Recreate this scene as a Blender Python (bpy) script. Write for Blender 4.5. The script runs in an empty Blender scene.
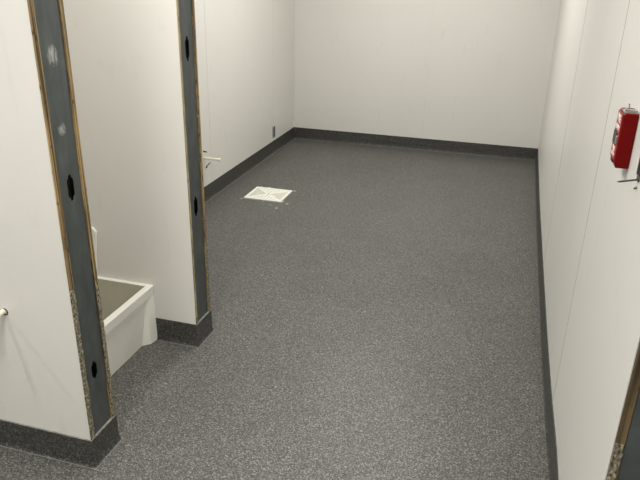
import bpy, bmesh, math, random
from mathutils import Vector, Matrix, noise
random.seed(7)
scn = bpy.context.scene
COL = scn.collection

# ------------------------------------------------------------------ measures
CAM_H = 1.75
H = 2.75                      # ceiling height
XL, YB = -2.231, 6.667        # left and back wall of the inner room
XE1, YA1, YB1 = -1.322, 1.616, 1.773     # near partition: end, front, rear
XE2, YA2, YB2 = -1.3325, 2.496, 2.655    # far partition
YD = 1.33                     # where the right wall ends at the doorway
RW = [(.3215, YB), (.3165, 5.9), (.3125, 5.0), (.3135, 3.9), (.3165, 2.9), (.322, 2.4), (.3285, 2.1), (.3265, 1.7), (.3265, YD)]
BH = .122                     # height of the coved base
XO, YF = -4.2, -2.2           # outer room: left and front wall
XR2 = 2.2

# ------------------------------------------------------------------ materials
def mat(name):
    m = bpy.data.materials.new(name); m.use_nodes = True
    nt = m.node_tree; b = nt.nodes['Principled BSDF']
    return m, nt, b
def N(nt, t, **k):
    n = nt.nodes.new(t)
    for a, v in k.items():
        if a in n.inputs: n.inputs[a].default_value = v
        else: setattr(n, a, v)
    return n
def ramp(nt, src, stops, interp='LINEAR'):
    r = nt.nodes.new('ShaderNodeValToRGB'); r.color_ramp.interpolation = interp
    e = r.color_ramp.elements
    while len(e) < len(stops): e.new(.5)
    for i, (p, c) in enumerate(stops):
        e[i].position = p; e[i].color = (c[0], c[1], c[2], 1) if isinstance(c, tuple) else (c, c, c, 1)
    nt.links.new(src, r.inputs[0]); return r
def coords(nt, scale=(1, 1, 1), loc=(0, 0, 0)):
    tc = nt.nodes.new('ShaderNodeTexCoord'); mp = nt.nodes.new('ShaderNodeMapping')
    mp.inputs['Scale'].default_value = scale; mp.inputs['Location'].default_value = loc
    nt.links.new(tc.outputs['Object'], mp.inputs[0]); return mp.outputs[0]
def mix(nt, a, b, fac, mode='MIX'):
    m = nt.nodes.new('ShaderNodeMix'); m.data_type = 'RGBA'; m.blend_type = mode
    for s, i in ((fac, 0), (a, 6), (b, 7)):
        if hasattr(s, 'links'): nt.links.new(s, m.inputs[i])
        else: m.inputs[i].default_value = s if i == 0 else (*s, 1)
    return m.outputs[2]
def bump(nt, b, h, strength=.2, dist=.002):
    n = nt.nodes.new('ShaderNodeBump'); n.inputs['Strength'].default_value = strength; n.inputs['Distance'].default_value = dist
    nt.links.new(h, n.inputs['Height']); nt.links.new(n.outputs[0], b.inputs['Normal'])
def plain(name, c, rough=.5, metal=0, noise_amt=.06, nscale=40, spec=.5):
    m, nt, b = mat(name)
    n = N(nt, 'ShaderNodeTexNoise', Scale=nscale, Detail=4.0)
    nt.links.new(coords(nt), n.inputs['Vector'])
    r = ramp(nt, n.outputs[0], [(.3, tuple(x*(1-noise_amt) for x in c)), (.7, tuple(min(1, x*(1+noise_amt)) for x in c))])
    nt.links.new(r.outputs[0], b.inputs['Base Color'])
    b.inputs['Roughness'].default_value = rough; b.inputs['Metallic'].default_value = metal; b.inputs['Specular IOR Level'].default_value = spec
    return m

def wall_panel_mat():
    m, nt, b = mat('white_wall_panel')
    n = N(nt, 'ShaderNodeTexNoise', Scale=1.6, Detail=3.0); nt.links.new(coords(nt), n.inputs['Vector'])
    r = ramp(nt, n.outputs[0], [(.3, (.695, .678, .637)), (.7, (.715, .698, .659))])
    n3 = N(nt, 'ShaderNodeTexNoise', Scale=14.0, Detail=5.0); nt.links.new(coords(nt, (1, 1, .35), (3, 1, 2)), n3.inputs['Vector'])
    sm = ramp(nt, n3.outputs[0], [(.62, 0.), (.8, 1.)])
    c = mix(nt, r.outputs[0], (.65, .636, .59), sm.outputs[0])
    nt.links.new(c, b.inputs['Base Color'])
    b.inputs['Roughness'].default_value = .42
    n2 = N(nt, 'ShaderNodeTexNoise', Scale=3.0, Detail=2.0); nt.links.new(coords(nt, (1, 1, .5)), n2.inputs['Vector'])
    n4 = N(nt, 'ShaderNodeTexNoise', Scale=220.0, Detail=1.0); nt.links.new(coords(nt), n4.inputs['Vector'])
    b1 = nt.nodes.new('ShaderNodeBump'); b1.inputs['Strength'].default_value = .25; b1.inputs['Distance'].default_value = .012
    nt.links.new(n2.outputs[0], b1.inputs['Height'])
    b2 = nt.nodes.new('ShaderNodeBump'); b2.inputs['Strength'].default_value = .25; b2.inputs['Distance'].default_value = .0006
    nt.links.new(n4.outputs[0], b2.inputs['Height']); nt.links.new(b1.outputs[0], b2.inputs['Normal'])
    nt.links.new(b2.outputs[0], b.inputs['Normal'])
    return m

def speckle_mat(name, base, light, dark, rough=.5, smears=False):
    m, nt, b = mat(name)
    co = coords(nt)
    v = N(nt, 'ShaderNodeTexVoronoi', Scale=250.0); v.feature = 'F1'; nt.links.new(co, v.inputs['Vector'])
    sep = nt.nodes.new('ShaderNodeSeparateColor'); nt.links.new(v.outputs['Color'], sep.inputs[0])
    fl = ramp(nt, sep.outputs[0], [(0, dark), (.30, dark), (.42, base), (.70, base), (.84, light), (1, tuple(min(1, x*1.5) for x in light))])
    n = N(nt, 'ShaderNodeTexNoise', Scale=110.0, Detail=2.0); nt.links.new(co, n.inputs['Vector'])
    nr = ramp(nt, n.outputs[0], [(.35, .72), (.65, 1.28)])
    c = mix(nt, fl.outputs[0], nr.outputs[0], 1.0, 'MULTIPLY')
    n2 = N(nt, 'ShaderNodeTexNoise', Scale=2.2, Detail=4.0); nt.links.new(co, n2.inputs['Vector'])
    nr2 = ramp(nt, n2.outputs[0], [(.3, .93), (.7, 1.06)])
    c = mix(nt, c, nr2.outputs[0], 1.0, 'MULTIPLY')
    if smears:     # plaster dust smeared round the drain
        tc = nt.nodes.new('ShaderNodeTexCoord')
        n5 = N(nt, 'ShaderNodeTexNoise', Scale=38.0, Detail=4.0); nt.links.new(tc.outputs['Object'], n5.inputs['Vector'])
        tot = None
        for (x, y, r) in [(-1.66, 4.66, .045), (-1.72, 4.55, .03), (-1.60, 4.62, .03), (-1.87, 4.95, .05), (-1.95, 4.945, .035), (-1.64, 4.94, .03), (-1.645, 4.50, .03), (-1.99, 4.62, .02), (-1.80, 4.61, .02), (-.85, 2.3, .012), (-.62, 3.1, .012)]:
            d = nt.nodes.new('ShaderNodeVectorMath'); d.operation = 'DISTANCE'
            nt.links.new(tc.outputs['Object'], d.inputs[0]); d.inputs[1].default_value = (x, y, 0)
            mr = N(nt, 'ShaderNodeMapRange'); mr.inputs[1].default_value = 0; mr.inputs[2].default_value = r
            mr.inputs[3].default_value = 1; mr.inputs[4].default_value = 0
            nt.links.new(d.outputs['Value'], mr.inputs[0])
            if tot is None: tot = mr.outputs[0]
            else:
                mx = nt.nodes.new('ShaderNodeMath'); mx.operation = 'MAXIMUM'
                nt.links.new(tot, mx.inputs[0]); nt.links.new(mr.outputs[0], mx.inputs[1]); tot = mx.outputs[0]
        ml = nt.nodes.new('ShaderNodeMath'); ml.operation = 'MULTIPLY'
        nt.links.new(tot, ml.inputs[0]); nt.links.new(n5.outputs[0], ml.inputs[1])
        sr = ramp(nt, ml.outputs[0], [(.26, 0.), (.42, .75)])
        c = mix(nt, c, (.62, .61, .56), sr.outputs[0])
    nt.links.new(c, b.inputs['Base Color'])
    b.inputs['Roughness'].default_value = rough
    bump(nt, b, n.outputs[0], .25, .0008)
    return m

def ply_mat(name, axis=1, k0=1.0, pale=0.0, phase=0.0):
    m, nt, b = mat(name)
    sc = [2, 2, 1.2]; sc[axis] = 230 if axis == 1 else 70
    lay = N(nt, 'ShaderNodeTexNoise', Scale=1.0, Detail=2.0); nt.links.new(coords(nt, sc, (phase, phase, 0)), lay.inputs['Vector'])
    t = lambda c: tuple((v*(1-pale)+p*pale)*k0 for v, p in zip(c, (.52, .46, .29)))
    r = ramp(nt, lay.outputs[0], [(.36, t((.045, .027, .012))), (.45, t((.15, .095, .038))), (.54, t((.30, .205, .085))), (.68, t((.42, .31, .15)))])
    sn = [70, 70, 30]
    n = N(nt, 'ShaderNodeTexNoise', Scale=1.0, Detail=6.0); nt.links.new(coords(nt, sn, (2, 5, 1)), n.inputs['Vector'])
    k = ramp(nt, n.outputs[0], [(.60, 0.), (.68, .85 * (1-pale*.7))])
    c = mix(nt, r.outputs[0], (.022, .013, .007), k.outputs[0])
    n2 = N(nt, 'ShaderNodeTexNoise', Scale=5.0, Detail=4.0); nt.links.new(coords(nt, (1, 1, 1), (0, 0, phase)), n2.inputs['Vector'])
    k2 = ramp(nt, n2.outputs[0], [(.35, .55), (.65, 1.15)])
    c = mix(nt, c, k2.outputs[0], 1.0, 'MULTIPLY')
    nt.links.new(c, b.inputs['Base Color']); b.inputs['Roughness'].default_value = .8
    bump(nt, b, lay.outputs[0], .4, .001)
    return m

def steel_mat():
    m, nt, b = mat('grey_blue_steel_stud')
    n = N(nt, 'ShaderNodeTexNoise', Scale=1.0, Detail=5.0); nt.links.new(coords(nt, (9, 22, 9)), n.inputs['Vector'])
    r = ramp(nt, n.outputs[0], [(.3, (.058, .066, .066)), (.55, (.078, .087, .087)), (.75, (.105, .114, .112))])
    c = r.outputs[0]
    tc = nt.nodes.new('ShaderNodeTexCoord')
    n5 = N(nt, 'ShaderNodeTexNoise', Scale=1.0, Detail=5.0, Distortion=.4); nt.links.new(coords(nt, (90, 110, 48)), n5.inputs['Vector'])
    tot = None     # white filler wiped on the steel
    for (z, y, rz, ry) in [(1.488, 1.698, .062, .048), (1.265, 1.694, .040, .034)]:
        mp = nt.nodes.new('ShaderNodeMapping'); nt.links.new(tc.outputs['Object'], mp.inputs[0])
        mp.inputs['Location'].default_value = (0, -y/ry, -z/rz); mp.inputs['Scale'].default_value = (0, 1/ry, 1/rz)
        ln = nt.nodes.new('ShaderNodeVectorMath'); ln.operation = 'LENGTH'; nt.links.new(mp.outputs[0], ln.inputs[0])
        mr = N(nt, 'ShaderNodeMapRange'); mr.inputs[3].default_value = 1; mr.inputs[4].default_value = 0
        nt.links.new(ln.outputs['Value'], mr.inputs[0])
        if tot is None: tot = mr.outputs[0]
        else:
            mx = nt.nodes.new('ShaderNodeMath'); mx.operation = 'MAXIMUM'
            nt.links.new(tot, mx.inputs[0]); nt.links.new(mr.outputs[0], mx.inputs[1]); tot = mx.outputs[0]
    ml = nt.nodes.new('ShaderNodeMath'); ml.operation = 'MULTIPLY'; nt.links.new(tot, ml.inputs[0]); nt.links.new(n5.outputs[0], ml.inputs[1])
    sr = ramp(nt, ml.outputs[0], [(.22, 0.), (.46, .62)])
    c = mix(nt, c, (.50, .50, .47), sr.outputs[0])
    nt.links.new(c, b.inputs['Base Color'])
    b.inputs['Metallic'].default_value = .25; b.inputs['Roughness'].default_value = .5
    return m

def sealant_mat():
    m, nt, b = mat('mottled_sealant')
    n = N(nt, 'ShaderNodeTexNoise', Scale=160.0, Detail=4.0); nt.links.new(coords(nt, (1, 1, .6)), n.inputs['Vector'])
    r = ramp(nt, n.outputs[0], [(.36, (.05, .04, .026)), (.5, (.17, .145, .095)), (.66, (.40, .37, .29))])
    nt.links.new(r.outputs[0], b.inputs['Base Color']); b.inputs['Roughness'].default_value = .6
    bump(nt, b, n.outputs[0], .6, .003)
    return m

M = dict(
    wall=wall_panel_mat(),
    floor=speckle_mat('speckled_grey_vinyl', (.098, .0965, .088), (.158, .156, .144), (.046, .0452, .042), .50, True),
    base=speckle_mat('dark_speckled_base_vinyl', (.048, .047, .043), (.092, .091, .084), (.022, .0216, .020), .5),
    ply=ply_mat('raw_plywood_edge'), ply_pale=ply_mat('pale_plywood_edge', 1, .9, .55, 3.3), ply_door=ply_mat('brown_plywood_edge', 0, .42, 0, 1.7), steel=steel_mat(), sealant=sealant_mat(),
    seam=plain('weld_seam_grey', (.19, .188, .178), .4, 0, .25, 30),
    cap=plain('pale_cap_strip', (.17, .165, .15), .45, 0, .4, 60),
    trim=plain('off_white_joint_strip', (.68, .67, .62), .4),
    trimd=plain('grey_panel_joint', (.50, .49, .45), .5),
    sink=plain('white_moulded_sink', (.80, .785, .72), .35, 0, .03, 8),
    basin=plain('beige_basin_surface', (.44, .42, .335), .4, 0, .08, 6),  # greyish beige inside the basin, darker than the rim
    pvc=plain('cream_plastic_pipe', (.86, .83, .66), .35, 0, .03),
    dark=plain('black_hollow_shade', (.006, .006, .006), .9),  # flat black that stands in for the shade of a hollow
    grate=plain('white_drain_grate', (.86, .86, .78), .4, 0, .04),
    pan=plain('grey_drain_pan', (.30, .30, .27), .6, 0, .15),
    bolt=plain('dark_bolt_metal', (.10, .10, .095), .45, .8),
    zinc=plain('zinc_plated_metal', (.42, .41, .38), .3, .9, .1),
    red=plain('red_painted_housing', (.150, .001, .001), .5, 0, .03, 40, .12),
    redf=plain('worn_red_face', (.30, .012, .012), .35, 0, .1),
    white=plain('white_lettering', (.88, .85, .80), .5, 0, .02),
    black=plain('black_plastic', (.012, .012, .012), .4),
    ceil=plain('ceiling_white', (.74, .73, .69), .8),
    splash=plain('white_splash_plastic', (.80, .79, .74), .4, 0, .02),
)

# ------------------------------------------------------------------ mesh helpers
def link(name, bm, m, parent=None, smooth=False, bev=0):
    me = bpy.data.meshes.new(name); bmesh.ops.recalc_face_normals(bm, faces=bm.faces[:]); bm.to_mesh(me); bm.free()
    o = bpy.data.objects.new(name, me); COL.objects.link(o)
    me.materials.append(m)
    if parent: o.parent = parent; o.matrix_parent_inverse = Matrix.Translation(-parent.location) if parent.type == 'EMPTY' else Matrix()
    if smooth:
        for p in me.polygons: p.use_smooth = True
    if bev:
        md = o.modifiers.new('bevel', 'BEVEL'); md.width = bev; md.segments = 2; md.limit_method = 'ANGLE'
    return o
def box(bm, x0, x1, y0, y1, z0, z1):
    vs = [bm.verts.new((x, y, z)) for x in (x0, x1) for y in (y0, y1) for z in (z0, z1)]
    for f in ((0, 1, 3, 2), (4, 6, 7, 5), (0, 4, 5, 1), (2, 3, 7, 6), (0, 2, 6, 4), (1, 5, 7, 3)):
        bm.faces.new([vs[i] for i in f])
    return vs
def bx(*a):
    bm = bmesh.new(); box(bm, *a); return bm
def prism(bm, pts, axis, a, b):
    """closed polygon pts extruded along an axis (0,1,2) from a to b"""
    def P(p, t):
        q = list(p); q.insert(axis, t); return bm.verts.new(q)
    A = [P(p, a) for p in pts]; B = [P(p, b) for p in pts]; n = len(pts)
    bm.faces.new(A); bm.faces.new(B[::-1])
    for i in range(n): bm.faces.new((A[i], B[i], B[(i+1) % n], A[(i+1) % n]))
def tube(bm, p0, p1, r, seg=20, r1=None):
    p0, p1 = Vector(p0), Vector(p1); d = p1 - p0
    q = d.to_track_quat('Z', 'Y').to_matrix().to_4x4()
    bmesh.ops.create_cone(bm, cap_ends=True, segments=seg, radius1=r, radius2=r if r1 is None else r1, depth=d.length,
                          matrix=Matrix.Translation((p0+p1)/2) @ q)
def pipe(bm, p0, p1, ro, ri, seg=24):
    """open hollow tube"""
    p0, p1 = Vector(p0), Vector(p1); q = (p1-p0).to_track_quat('Z', 'Y')
    rings = []
    for p, r in ((p0, ri), (p0, ro), (p1, ro), (p1, ri)):
        rings.append([bm.verts.new(p + q @ Vector((r*math.cos(2*math.pi*i/seg), r*math.sin(2*math.pi*i/seg), 0))) for i in range(seg)])
    for a in range(4):
        A, B = rings[a], rings[(a+1) % 4]
        for i in range(seg): bm.faces.new((A[i], A[(i+1) % seg], B[(i+1) % seg], B[i]))
def empty(name, loc, **k):
    o = bpy.data.objects.new(name, None); COL.objects.link(o); o.location = loc; o.empty_display_size = .1
    for a, v in k.items(): o[a] = v
    bpy.context.view_layer.update()
    return o
def struct(o): o['kind'] = 'structure'; return o
def tag(o, label, cat, group=None):
    o['label'] = label; o['category'] = cat
    if group: o['group'] = group
    return o

# ------------------------------------------------------------------ shell
struct(link('floor', bx(XO, XR2, YF, YB+.1, -.12, 0), M['floor']))
struct(link('ceiling', bx(XO-.1, XR2+.1, YF-.1, YB+.1, H, H+.1), M['ceil']))
wl = struct(link('wall_left', bx(XL-.12, XL, YB1+.0, YB+.1, 0, H), M['wall']))
wb = struct(link('wall_back', bx(XL-.12, .5, YB, YB+.12, 0, H), M['wall']))
bm = bmesh.new()
pts = RW[::-1] + [(.49, YB+.1), (.49, YD+.001)]
pts = [RW[0]] + RW[1:-1] + [(.3265, YD+.012), (.350, YD+.012), (.350, YB), ]
prism(bm, pts, 2, 0, H)
wr = struct(link('wall_right', bm, M['wall']))
struct(link('wall_front', bx(XO-.12, XR2, YF-.12, YF, 0, H), M['wall']))
struct(link('wall_outer_left', bx(XO-.12, XO, YF, YB1, 0, H), M['wall']))
struct(link('wall_beyond_doorway', bx(XR2, XR2+.12, YF, 3.5, 0, H), M['wall']))
struct(link('wall_doorway_rear', bx(.49, XR2, 3.4, 3.52, 0, H), M['wall']))
struct(link('wall_right_front', bx(.34, .49, YF, .15, 0, H), M['wall']))

# joint strips on the panels
def right_x(y):
    for (x0, y0), (x1, y1) in zip(RW, RW[1:]):
        if y1 <= y <= y0: return x0 + (x1-x0)*(y0-y)/(y0-y1)
    return .3265
for y in (3.785, 2.39):
    x = right_x(y)
    link('joint_strip', bx(x-.0010, x+.003, y-.0035, y+.0035, BH, H-.001), M['trimd'], wr)
for y in (4.60, 6.04):
    link('joint_strip', bx(XL-.002, XL+.0012, y-.004, y+.004, BH, H-.001), M['trim'], wl)
link('joint_strip', bx(-.835, -.825, YB-.0012, YB+.002, BH, H-.001), M['trim'], wb)
link('corner_strip', bx(XL-.001, XL+.006, YB-.010, YB+.001, BH, H-.001), M['trim'], wb)

# cut the slot in the left wall
bm = bmesh.new()
box(bm, XL-.08, XL+.01, 6.005, 6.075, .150, .262)
cut = link('cut_tmp', bm, M['dark'])
md = wl.modifiers.new('slot', 'BOOLEAN'); md.object = cut; md.operation = 'DIFFERENCE'; md.solver = 'EXACT'
bpy.context.view_layer.update()
dg = bpy.context.evaluated_depsgraph_get()
me = bpy.data.meshes.new_from_object(wl.evaluated_get(dg)); wl.modifiers.clear(); wl.data = me
bpy.data.objects.remove(cut)
eb = empty('electrical_box', (XL-.01, 6.04, .15))
tag(eb, 'small black empty outlet box sunk low in left wall near back corner', 'electrical box')
bm = bmesh.new()
box(bm, XL-.060, XL-.057, 6.007, 6.073, .152, .26)
link('back_plate', bm, M['black'], eb)
bm = bmesh.new()
for a in ((6.0065, 6.009, .152, .26), (6.071, 6.0735, .152, .26), (6.009, 6.071, .1515, .154), (6.009, 6.071, .258, .2605)):
    box(bm, XL-.057, XL+.001, a[0], a[1], a[2], a[3])
link('side_wall', bm, M['black'], eb)

# ------------------------------------------------------------------ coved base
PROF = [(0, BH), (.004, BH), (.004, .030), (.0055, .014), (.008, .005), (.012, .0008), (.012, 0), (0, 0)]
SEAM = [(.0115, .0016), (.0140, .0014), (.0140, 0), (.0115, 0)]
def sweep(path, prof, i0, i1):
    nrm = []
    for i, p in enumerate(path):
        ns = []
        for a, b in ((i-1, i), (i, i+1)):
            if a < 0 or b >= len(path): continue
            d = Vector(path[b]) - Vector(path[a]); d.normalize(); ns.append(Vector((d.y, -d.x)))
        n = sum(ns, Vector((0, 0)));
        if len(ns) == 2: n = n / (1 + ns[0].dot(ns[1]))
        nrm.append(n)
    bm = bmesh.new(); prev = None
    for i in range(i0, i1+1):
        ring = [bm.verts.new((path[i][0]+nrm[i].x*o, path[i][1]+nrm[i].y*o, z)) for o, z in prof]
        if prev:
            for k in range(len(prof)): bm.faces.new((prev[k], prev[(k+1) % len(prof)], ring[(k+1) % len(prof)], ring[k]))
        else: bm.faces.new(ring)
        prev = ring
    bm.faces.new(prev[::-1])
    return bm
def base(name, path, i0, i1):
    o = struct(link(name, sweep(path, PROF, i0, i1), M['base']))
    if name != 'baseboard_right': link('weld_seam', sweep(path, SEAM, i0, i1), M['seam'], o)
    return o
P1 = [(XO, YA1), (XE1, YA1), (XE1, YB1), (-1.545, YB1)]
b1 = base('baseboard_near_partition', P1, 0, 3)
P2 = [(-1.553, YA2), (XE2, YA2), (XE2, YB2), (XL, YB2), (XL, YB)] + RW + [(.49, YD), (.49, 2.6)]
b2 = base('baseboard_far_partition', P2, 0, 3)
base('baseboard_left', P2, 3, 4)
base('baseboard_back', P2, 4, 5)
b5 = base('baseboard_right', P2, 5, len(P2)-1)
CAP = [(-.004, BH+.0018), (.0052, BH+.0015), (.0052, BH-.0008), (-.004, BH-.0008)]
link('cap_strip', sweep(P1, CAP, 1, 2), M['cap'], b1)
link('cap_strip', sweep(P2, CAP, 1, 2), M['cap'], b2)
link('cap_strip', sweep(P1, [(-.002, BH+.0018), (.0055, BH+.0012), (.0055, BH-.0005), (-.002, BH-.0005)], 0, 1), M['seam'], b1)

# ------------------------------------------------------------------ partitions and exposed wall ends
def ragged(bm, xa, xb, y0, y1, z0, z1, amp=.003, seed=0, ax=0, step=.02):
    """board end with a sawn, slightly ragged visible edge; xb is the free end (thickness runs y0..y1)"""
    n = max(2, int((z1-z0)/step)); prev = None
    for i in range(n+1):
        z = z0+(z1-z0)*i/n
        e0 = noise.noise(Vector((seed, z*14, 0)))*amp*.8 + noise.noise(Vector((seed+3, z*60, 0)))*amp*.7
        e1 = noise.noise(Vector((seed+7, z*14, 0)))*amp*.8
        c = [(xa, y0), (xb, y0 + (e0 if ax == 0 else 0)), (xb+abs(e1)*.3, (y0+y1)/2), (xb, y1 + (e0 if ax == 1 else 0)), (xa, y1)]
        ring = [bm.verts.new((x, y, z)) for x, y in c]
        if prev:
            for k in range(5): bm.faces.new((prev[k], prev[(k+1) % 5], ring[(k+1) % 5], ring[k]))
        else: bm.faces.new(ring)
        prev = ring
    bm.faces.new(prev[::-1])

def stud_web(x, y0, y1, z0, z1, holes, th=.0016):
    """steel web in the plane x, with real punched slots (y, z, half width, half height)"""
    bm = bmesh.new()
    def loop(pts):
        vs = [bm.verts.new((x, a, b)) for a, b in pts]
        return [bm.edges.new((vs[i], vs[(i+1) % len(vs)])) for i in range(len(vs))]
    es = loop([(y0, z0), (y1, z0), (y1, z1), (y0, z1)])
    for (hy, hz, hw, hh) in holes:
        nw, nh = hw*.42, hh*.22        # narrow nubs above and below the slot
        up_half = [(hw, 0), (hw, hh*.5), (hw*.85, hh*.68), (nw, hh*.76), (nw, hh*.94), (nw*.5, hh)]
        pts = [(hy+a, hz+b) for a, b in up_half] + [(hy-a, hz+b) for a, b in up_half[::-1]]
        pts += [(hy-a, hz-b) for a, b in up_half[1:]] + [(hy+a, hz-b) for a, b in up_half[:0:-1]]
        es += loop(pts)
    bmesh.ops.triangle_fill(bm, use_beauty=True, use_dissolve=False, edges=es)
    r = bmesh.ops.extrude_face_region(bm, geom=bm.faces[:])
    for v in r['geom']:
        if isinstance(v, bmesh.types.BMVert): v.co.x -= th
    # flanges folded back inside the wall
    for yy, s in ((y0, 1), (y1, -1)):
        box(bm, x-.04, x-.0016, min(yy, yy+s*.0016), max(yy, yy+s*.0016), z0, z1)
    return bm

def partition(name, xe, ya, yb, t1, t2, xin, holes, zs1, zs2, seed, m1):
    g = empty(name, (xe, (ya+yb)/2, 0), kind='structure')
    # white cladding on both faces (2 mm sheet) over plywood
    o = link('wall_panel', bx(xin, xe-.002, ya, ya+.0015, 0, H), M['wall'], g)
    link('wall_panel', bx(xin, xe-.001, yb-.0015, yb, 0, H), M['wall'], g)
    bm = bmesh.new(); ragged(bm, xin, xe, ya+.0015, ya+t1, BH, H-.001, .004, seed, 1)
    link('plywood_sheet', bm, M[m1], g)
    bm = bmesh.new(); ragged(bm, xin, xe, yb-t2, yb-.0015, BH, H-.001, .003, seed+20, 0)
    link('plywood_sheet', bm, M['ply'], g)
    link('steel_stud', stud_web(xe-.004, ya+t1+.001, yb-t2-.001, .01, H-.001, holes), M['steel'], g)
    for (y0, y1, z, sd) in ((ya+.001, ya+t1*.9, zs1, 1), (yb-t2*.9, yb-.001, zs2, 2)):
        bm = bmesh.new(); ragged(bm, xe-.004, xe+.0022, y0, y1, BH+.002, z, .006, seed+30+sd, 1, .008)
        link('edge_sealant', bm, M['sealant'], g)
    return g
g1 = partition('wall_near_partition', XE1, YA1, YB1, .026, .021, XO,
          [(1.699, 1.073, .0165, .044), (1.693, .380, .0160, .036), (1.695, 1.95, .0165, .04)], .735, .69, 1, 'ply')
g2 = partition('wall_far_partition', XE2, YA2, YB2, .017, .022, XL,
          [(2.575, 1.415, .018, .052), (2.571, .71, .018, .050), (2.573, 2.1, .018, .05)], .16, .50, 5, 'ply_pale')

# doorway end of the right wall
g3 = empty('wall_right_end', (.33, YD, 0), kind='structure')
bm = bmesh.new()   # plywood edge: turned so its thickness runs in x
ragged(bm, YD+.05, YD-.0, .3285, .347, BH, H-.001, .0025, 11, 1)
for v in bm.verts: v.co = Vector((v.co.y, v.co.x, v.co.z)) if v.co.x <= YD+.002 or True else v.co
ply = link('plywood_sheet', bm, M['ply_door'], g3)
bm = bmesh.new(); ragged(bm, YD+.004, YD-.0022, .3275, .345, BH+.002, .765, .005, 13, 1, .008)
for v in bm.verts: v.co = Vector((v.co.y, v.co.x, v.co.z))
link('edge_sealant', bm, M['sealant'], g3)
bm = stud_web(0, 0, 1, 0, 1, [])
bm.free()
bm = stud_web(0, .349, .462, .01, H-.001, [(.407, 1.07, .0125, .036), (.407, .40, .0125, .036)])
for v in bm.verts: v.co = Vector((v.co.y, YD+.004 - v.co.x, v.co.z))
link('steel_stud', bm, M['steel'], g3)
bm = bmesh.new(); ragged(bm, YD+.05, YD, .464, .487, BH, H-.001, .0025, 17, 0)
for v in bm.verts: v.co = Vector((v.co.y, v.co.x, v.co.z))
link('plywood_sheet', bm, M['ply_door'], g3)
link('wall_panel', bx(.487, .490, YD+.001, 3.4, 0, H), M['wall'], g3)

# ------------------------------------------------------------------ mop sink
SX0, SX1, SY0, SY1, SZ = XL+.004, -1.549, 1.80, YA2-.001, .305
sk = empty('mop_sink', ((SX0+SX1)/2, (SY0+SY1)/2, 0))
tag(sk, 'white moulded floor mop sink with square rim between the two cut-open partitions', 'sink')
bm = bmesh.new()
def ring(x0, x1, y0, y1, z): return [bm.verts.new(p) for p in ((x0, y0, z), (x1, y0, z), (x1, y1, z), (x0, y1, z))]
ri = .032
rings = [ring(SX0+.03, SX1-.03, SY0+.03, SY1-.012, SZ-.048), ring(SX0, SX1-.004, SY0, SY1, SZ-.050), ring(SX0, SX1, SY0, SY1, SZ-.003), ring(SX0, SX1-.002, SY0, SY1, SZ),
         ring(SX0+ri-.003, SX1-ri, SY0+ri, SY1-.017, SZ), ring(SX0+ri, SX1-ri-.003, SY0+ri+.003, SY1-.020, SZ-.004)]
for A, B in zip(rings, rings[1:]):
    for i in range(4): bm.faces.new((A[i], A[(i+1) % 4], B[(i+1) % 4], B[i]))
link('rim', bm, M['sink'], sk, bev=.0012)
bm = bmesh.new()
r0 = ring(SX0+ri, SX1-ri-.003, SY0+ri+.003, SY1-.020, SZ-.004)
r1 = ring(SX0+ri+.02, SX1-ri-.02, SY0+ri+.02, SY1-.035, .075)
r2 = ring(SX0+ri+.05, SX1-ri-.06, SY0+ri+.055, SY1-.075, .062)
cx, cy = (SX0+SX1)/2, (SY0+SY1)/2
r3 = ring(cx-.04, cx+.04, cy-.04, cy+.04, .052)
for A, B in ((r0, r1), (r1, r2), (r2, r3)):
    for i in range(4): bm.faces.new((A[i], A[(i+1) % 4], B[(i+1) % 4], B[i]))
bm.faces.new(r3)
ba = link('basin', bm, M['basin'], sk)
bm = bmesh.new(); tube(bm, (cx, cy, .052), (cx, cy, .057), .035, 28); link('drain_strainer', bm, M['zinc'], sk)
# skirt below the rim, recessed, with corner posts flaring to the floor
bm = bmesh.new()
box(bm, SX1-.050, SX1-.016, SY0+.02, SY1-.02, .003, SZ-.049)
v = [w for w in bm.verts if w.co.x > SX1-.04 and w.co.z < .01]
for w in v: w.co.x -= .024
link('skirt', bm, M['sink'], sk)
def corner_post(ya, yb):
    b = bmesh.new()
    s = 1 if yb > ya else -1
    prof = [(ya, SX1-.030), (ya+s*.052, SX1-.007), (yb, SX1-.006)]
    lo = [b.verts.new((x, y, SZ-.049)) for y, x in ((ya+s*.03, SX1-.0155), (ya+s*.05, SX1-.008), (yb, SX1-.005))]
    bo = [b.verts.new((x, y, .002)) for y, x in ((ya, SX1-.0395), (ya+s*.030, SX1-.010), (yb, SX1-.001))]
    bl = [b.verts.new((SX1-.055, y, z)) for y, z in ((ya+s*.03, SZ-.049), (yb, SZ-.049), (ya, .002), (yb, .002))]
    b.faces.new((lo[0], lo[1], bo[1], bo[0])); b.faces.new((lo[1], lo[2], bo[2], bo[1]))
    b.faces.new((lo[0], bo[0], bl[2], bl[0])); b.faces.new((lo[2], bl[1], bl[3], bo[2]))
    b.faces.new((bl[0], bl[2], bl[3], bl[1])); b.faces.new((lo[0], bl[0], bl[1], lo[2], lo[1])); b.faces.new((bo[0], bo[1], bo[2], bl[3], bl[2]))
    return b
link('corner_post', corner_post(SY1-.085, SY1), M['sink'], sk)
link('corner_post', corner_post(SY0+.085, SY0), M['sink'], sk)
bm = bmesh.new(); box(bm, SX0+.002, SX0+.03, SY0+.01, SY1-.02, .003, SZ-.049); box(bm, SX0+.03, SX1-.05, SY0+.01, SY0+.03, .003, SZ-.049); box(bm, SX0+.03, SX1-.05, SY1-.008, SY1-.002, .003, SZ-.049)
link('side_wall', bm, M['sink'], sk)

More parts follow.
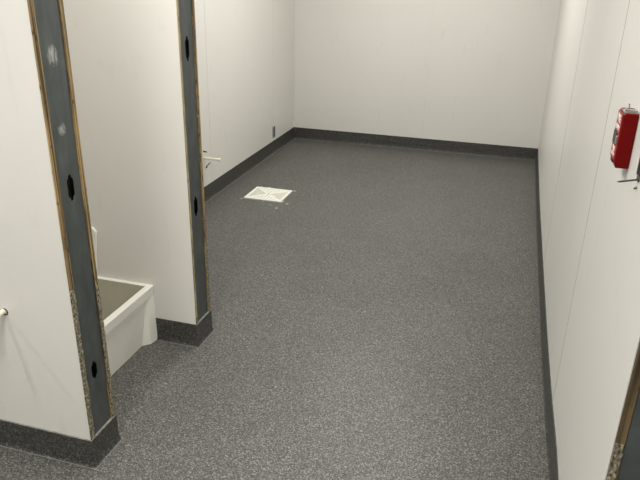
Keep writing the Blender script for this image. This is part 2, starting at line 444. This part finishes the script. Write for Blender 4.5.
# white splash board standing on the rim, leaning on the far partition
bm = bmesh.new()
pts = [(-2.18, SZ+.001), (-1.859, SZ+.001), (-1.829, .548), (-1.846, .570), (-2.18, .575)]
prism(bm, pts, 1, YA2-.0165, YA2-.0015)
tag(link('splash_board', bm, M['splash'], bev=.003), 'white plastic splash board standing on back rim of mop sink', 'board')

# ------------------------------------------------------------------ floor drain
dr = empty('floor_drain', (-1.815, 4.776, 0))
tag(dr, 'square white floor drain grate with diagonal bars, set in grey floor', 'floor drain')
x0, x1, y0, y1 = -1.974, -1.657, 4.627, 4.925; cx, cy = (x0+x1)/2, (y0+y1)/2
bm = bmesh.new(); fw = .017; top = .009
for a in ((x0, x1, y0, y0+fw), (x0, x1, y1-fw, y1), (x0, x0+fw, y0+fw, y1-fw), (x1-fw, x1, y0+fw, y1-fw)): box(bm, *a, .0005, top)
link('frame', bm, M['grate'], dr)
link('pan', bx(x0+fw, x1-fw, y0+fw, y1-fw, .0004, .0015), M['pan'], dr)
def flat_bar(bm, a, b, w, z0, z1):
    a, b = Vector(a), Vector(b); d = (b-a).normalized(); n = Vector((-d.y, d.x))*w/2
    pts = [a+n, b+n, b-n, a-n]; prism(bm, [tuple(p) for p in pts], 2, z0, z1)
bm = bmesh.new()
flat_bar(bm, (x0+fw, y0+fw), (x1-fw, y1-fw), .022, .0015, top-.0005); flat_bar(bm, (x0+fw, y1-fw), (x1-fw, y0+fw), .022, .0015, top-.0007)
link('diagonal_bar', bm, M['grate'], dr)
bm = bmesh.new()
hx, hy = cx-x0-fw, cy-y0-fw
for k in range(1, 8):          # slats fan across the four triangles
    t = k/8
    for s in (-1, 1):
        yy = s*hy*(t*2-1) if s > 0 else None
for s in (-1, 1):
    for k in range(10):        # left and right triangles: slats run across
        t = -1+2*(k+.5)/10
        flat_bar(bm, (cx+s*hx*max(abs(t), .12), cy+t*hy), (cx+s*hx, cy+t*hy), .0125, .0015, top-.0022)
    for k in range(10):        # front and rear triangles
        t = -1+2*(k+.5)/10
        flat_bar(bm, (cx+t*hx, cy+s*hy*max(abs(t), .12)), (cx+t*hx, cy+s*hy), .022, .0015, top-.001)
link('slat', bm, M['grate'], dr)
bm = bmesh.new(); tube(bm, (cx, cy, .0015), (cx, cy, top+.0002), .016, 20); link('centre_boss', bm, M['grate'], dr)
bm = bmesh.new(); tube(bm, (cx, cy, top), (cx, cy, top+.001), .006, 12); link('screw', bm, M['bolt'], dr)

# ------------------------------------------------------------------ pipe stubs and bolts
ps = empty('pipe_stub', (XL, 4.470, .352))
tag(ps, 'short cream plastic pipe stub sticking out of left wall beyond the far partition', 'pipe')
bm = bmesh.new(); pipe(bm, (XL+.0005, 4.470, .354), (XL+.137, 4.470, .351), .0095, .0075); link('pipe', bm, M['pvc'], ps)
bm = bmesh.new(); pipe(bm, (XL+.115, 4.470, .3514), (XL+.144, 4.470, .3508), .0125, .0085); link('coupling', bm, M['pvc'], ps)
ps2 = empty('pipe_stub', (-1.592, YA1, .617))
tag(ps2, 'cream plastic pipe stub sticking out of the near partition at left picture edge', 'pipe')
bm = bmesh.new(); pipe(bm, (-1.607, YA1-.0005, .614), (-1.612, YA1-.17, .610), .0095, .007); link('pipe', bm, M['pvc'], ps2)
bm = bmesh.new(); pipe(bm, (-1.603, YA1+.001, .612), (-1.603, YA1-.002, .612), .0135, .0095); link('collar', bm, M['bolt'], ps2)
bo = empty('wall_bolt', (XL, 4.46, .411)); tag(bo, 'small dark bolt stub on left wall just above the cream pipe stub', 'bolt', )
bm = bmesh.new(); tube(bm, (XL, 4.4635, .408), (XL+.022, 4.4635, .406), .006, 6); link('head', bm, M['bolt'], bo)
bm = bmesh.new(); tube(bm, (XL+.02, 4.4635, .406), (XL+.03, 4.4635, .405), .004, 10); link('shank', bm, M['bolt'], bo)
bo = empty('wall_bolt', (XL, 4.497, .29)); tag(bo, 'slanting dark bolt on left wall just below the cream pipe stub', 'bolt')
bm = bmesh.new(); tube(bm, (XL, 4.50, .272), (XL+.030, 4.512, .308), .0036, 10); link('shank', bm, M['bolt'], bo)
bm = bmesh.new(); tube(bm, (XL, 4.4985, .268), (XL+.006, 4.4995, .274), .008, 6); link('head', bm, M['bolt'], bo)

# ------------------------------------------------------------------ fire alarm pull station on the right wall
fa = empty('fire_alarm', (.3265, 1.90, 1.262))
tag(fa, 'red fire alarm pull station with white lettering mounted on right wall', 'fire alarm')
FX, FY0, FY1, FZ0, FZ1 = .2895, 1.855, 1.948, 1.262, 1.409
bm = bmesh.new()      # housing: side profile with a chamfered lower front edge
prism(bm, [(right_x(1.9)-.0015, FZ0), (FX+.004, FZ0), (FX-.001, FZ0+.016), (FX+.001, FZ1-.004), (FX+.006, FZ1), (right_x(1.9)-.0015, FZ1)], 1, FY0, FY1)
link('housing', bm, M['red'], fa, bev=.002)
link('face_plate', bx(FX-.0025, FX+.001, FY0+.006, FY1-.006, FZ0+.018, FZ1-.005), M['redf'], fa, bev=.001)
def text(s, size, y, z, name, m, parent, x):
    c = bpy.data.curves.new('t', 'FONT'); c.body = s; c.size = size; c.extrude = .0006; c.align_x = 'CENTER'
    t = bpy.data.objects.new('t', c); COL.objects.link(t); bpy.context.view_layer.update()
    me = bpy.data.meshes.new_from_object(t.evaluated_get(bpy.context.evaluated_depsgraph_get()))
    bpy.data.objects.remove(t)
    R = Matrix(((0, 0, -1), (-1, 0, 0), (0, 1, 0))).to_4x4()       # reads from -x: text x -> -y, text y -> z
    me.transform(Matrix.Translation((x, y, z)) @ R); me.materials.clear(); me.materials.append(m)
    o = bpy.data.objects.new(name, me); COL.objects.link(o); o.parent = parent
    o.matrix_parent_inverse = Matrix.Translation(-parent.location)
    return o
text('FIRE', .029, 1.901, 1.379, 'lettering', M['white'], fa, FX-.0030)
text('ALARM', .019, 1.901, 1.358, 'lettering', M['white'], fa, FX-.0030)
link('handle_recess', bx(FX-.0045, FX-.002, 1.883, 1.938, 1.318, 1.351), M['black'], fa)
link('pull_handle', bx(FX-.0065, FX-.002, 1.866, 1.880, 1.324, 1.346), M['zinc'], fa, bev=.001)
text('PULL', .018, 1.901, 1.301, 'lettering', M['white'], fa, FX-.0030)
text('DOWN', .014, 1.901, 1.287, 'lettering', M['white'], fa, FX-.0030)
link('key_lock', bx(FX-.0005, FX+.006, 1.90, 1.935, FZ0+.004, FZ0+.018), M['black'], fa)
bm = bmesh.new()
box(bm, .291, .3245, 1.862, 1.915, FZ1, FZ1+.0025); box(bm, .298, .3225, 1.868, 1.878, FZ1+.0025, FZ1+.008); box(bm, .295, .300, 1.882, 1.905, FZ1+.0025, FZ1+.006)
link('top_bracket', bm, M['zinc'], fa)
bm = bmesh.new(); tube(bm, (.301, 1.872, FZ1+.003), (.3005, 1.872, FZ1+.023), .0016, 10); tube(bm, (.300, 1.872, FZ1+.022), (.2975, 1.872, FZ1+.0235), .0014, 8)
link('bracket_pin', bm, M['zinc'], fa)

# open back box beside it
ob = empty('back_box', (.3265, 1.65, 1.28))
tag(ob, 'open metal back box with dark inside, beside the fire alarm at right picture edge', 'electrical box')
xw = right_x(1.68)
by0, by1, bz0, bz1 = 1.585, 1.716, 1.292, 1.392
bm = bmesh.new()
for a in ((by0-.004, by0, bz0-.004, bz1+.004), (by1, by1+.003, bz0-.004, bz1+.004), (by0, by1, bz0-.004, bz0), (by0, by1, bz1, bz1+.004)): box(bm, xw-.004, xw-.0006, *a)
link('rim', bm, M['zinc'], ob)
link('inside_shade_plate', bx(xw-.0018, xw-.0007, by0, by1, bz0, bz1), M['dark'], ob)  # flat black sheet on the wall, painted as the shade inside the box
bm = bmesh.new(); box(bm, xw-.004, xw-.0006, 1.680, 1.704, bz0-.014, bz0-.005); tube(bm, (xw-.001, 1.690, 1.262), (xw-.008, 1.690, 1.258), .003, 10)
link('mounting_ear', bm, M['bolt'], ob)
bm = bmesh.new(); tube(bm, (xw-.001, 1.700, 1.279), (.284, 1.700, 1.2695), .0024, 12); tube(bm, (.284, 1.700, 1.2695), (.2795, 1.700, 1.2685), .0019, 12, .0008)
link('long_screw', bm, M['bolt'], ob)

# ------------------------------------------------------------------ lights (ceiling fixtures out of frame, last one an added fill)
def panel_light(x, y, sx, sy, w, name='ceiling_and_fill_light', col=(1, .985, .935)):
    ld = bpy.data.lights.new(name, 'AREA'); ld.shape = 'RECTANGLE'; ld.size = sx; ld.size_y = sy; ld.energy = w; ld.color = col
    lo = bpy.data.objects.new(name, ld); COL.objects.link(lo); lo.location = (x, y, H-.04)
    return lo
LIGHTS = [(-.9, 4.8, .6, 1.2, 55), (-.95, 1.9, .6, .9, 34), (-2.1, .35, .1, .2, 13), (-3.15, .35, .1, .2, 12), (-1.0, -.05, .6, 1.2, 52), (1.0, .2, .5, .5, 36)]  # last lamp, past the doorway, is added to brighten the steel wall end
for a in LIGHTS: panel_light(*a)
w = bpy.data.worlds.new('world'); scn.world = w; w.use_nodes = True
w.node_tree.nodes['Background'].inputs[0].default_value = (.9, .9, .85, 1); w.node_tree.nodes['Background'].inputs[1].default_value = .1

# ------------------------------------------------------------------ camera
F = 651.48
fw = Vector((-0.25334964, 0.88610428, -0.38811489)); rt = Vector((0.95894256, 0.28289995, 0.01991963)); up = Vector((-0.12744855, 0.36713326, 0.9213957))
cd = bpy.data.cameras.new('camera'); cd.sensor_width = 36; cd.lens = F*36/640; cd.clip_start = .02
cam = bpy.data.objects.new('camera', cd); COL.objects.link(cam)
cam.matrix_world = Matrix(((rt.x, up.x, -fw.x, 0), (rt.y, up.y, -fw.y, 0), (rt.z, up.z, -fw.z, CAM_H), (0, 0, 0, 1)))
scn.camera = cam
scn.view_settings.view_transform = 'Standard'; scn.view_settings.look = 'None'; scn.view_settings.gamma = 1; scn.view_settings.use_curve_mapping = False
scn.view_settings.exposure = 0.0
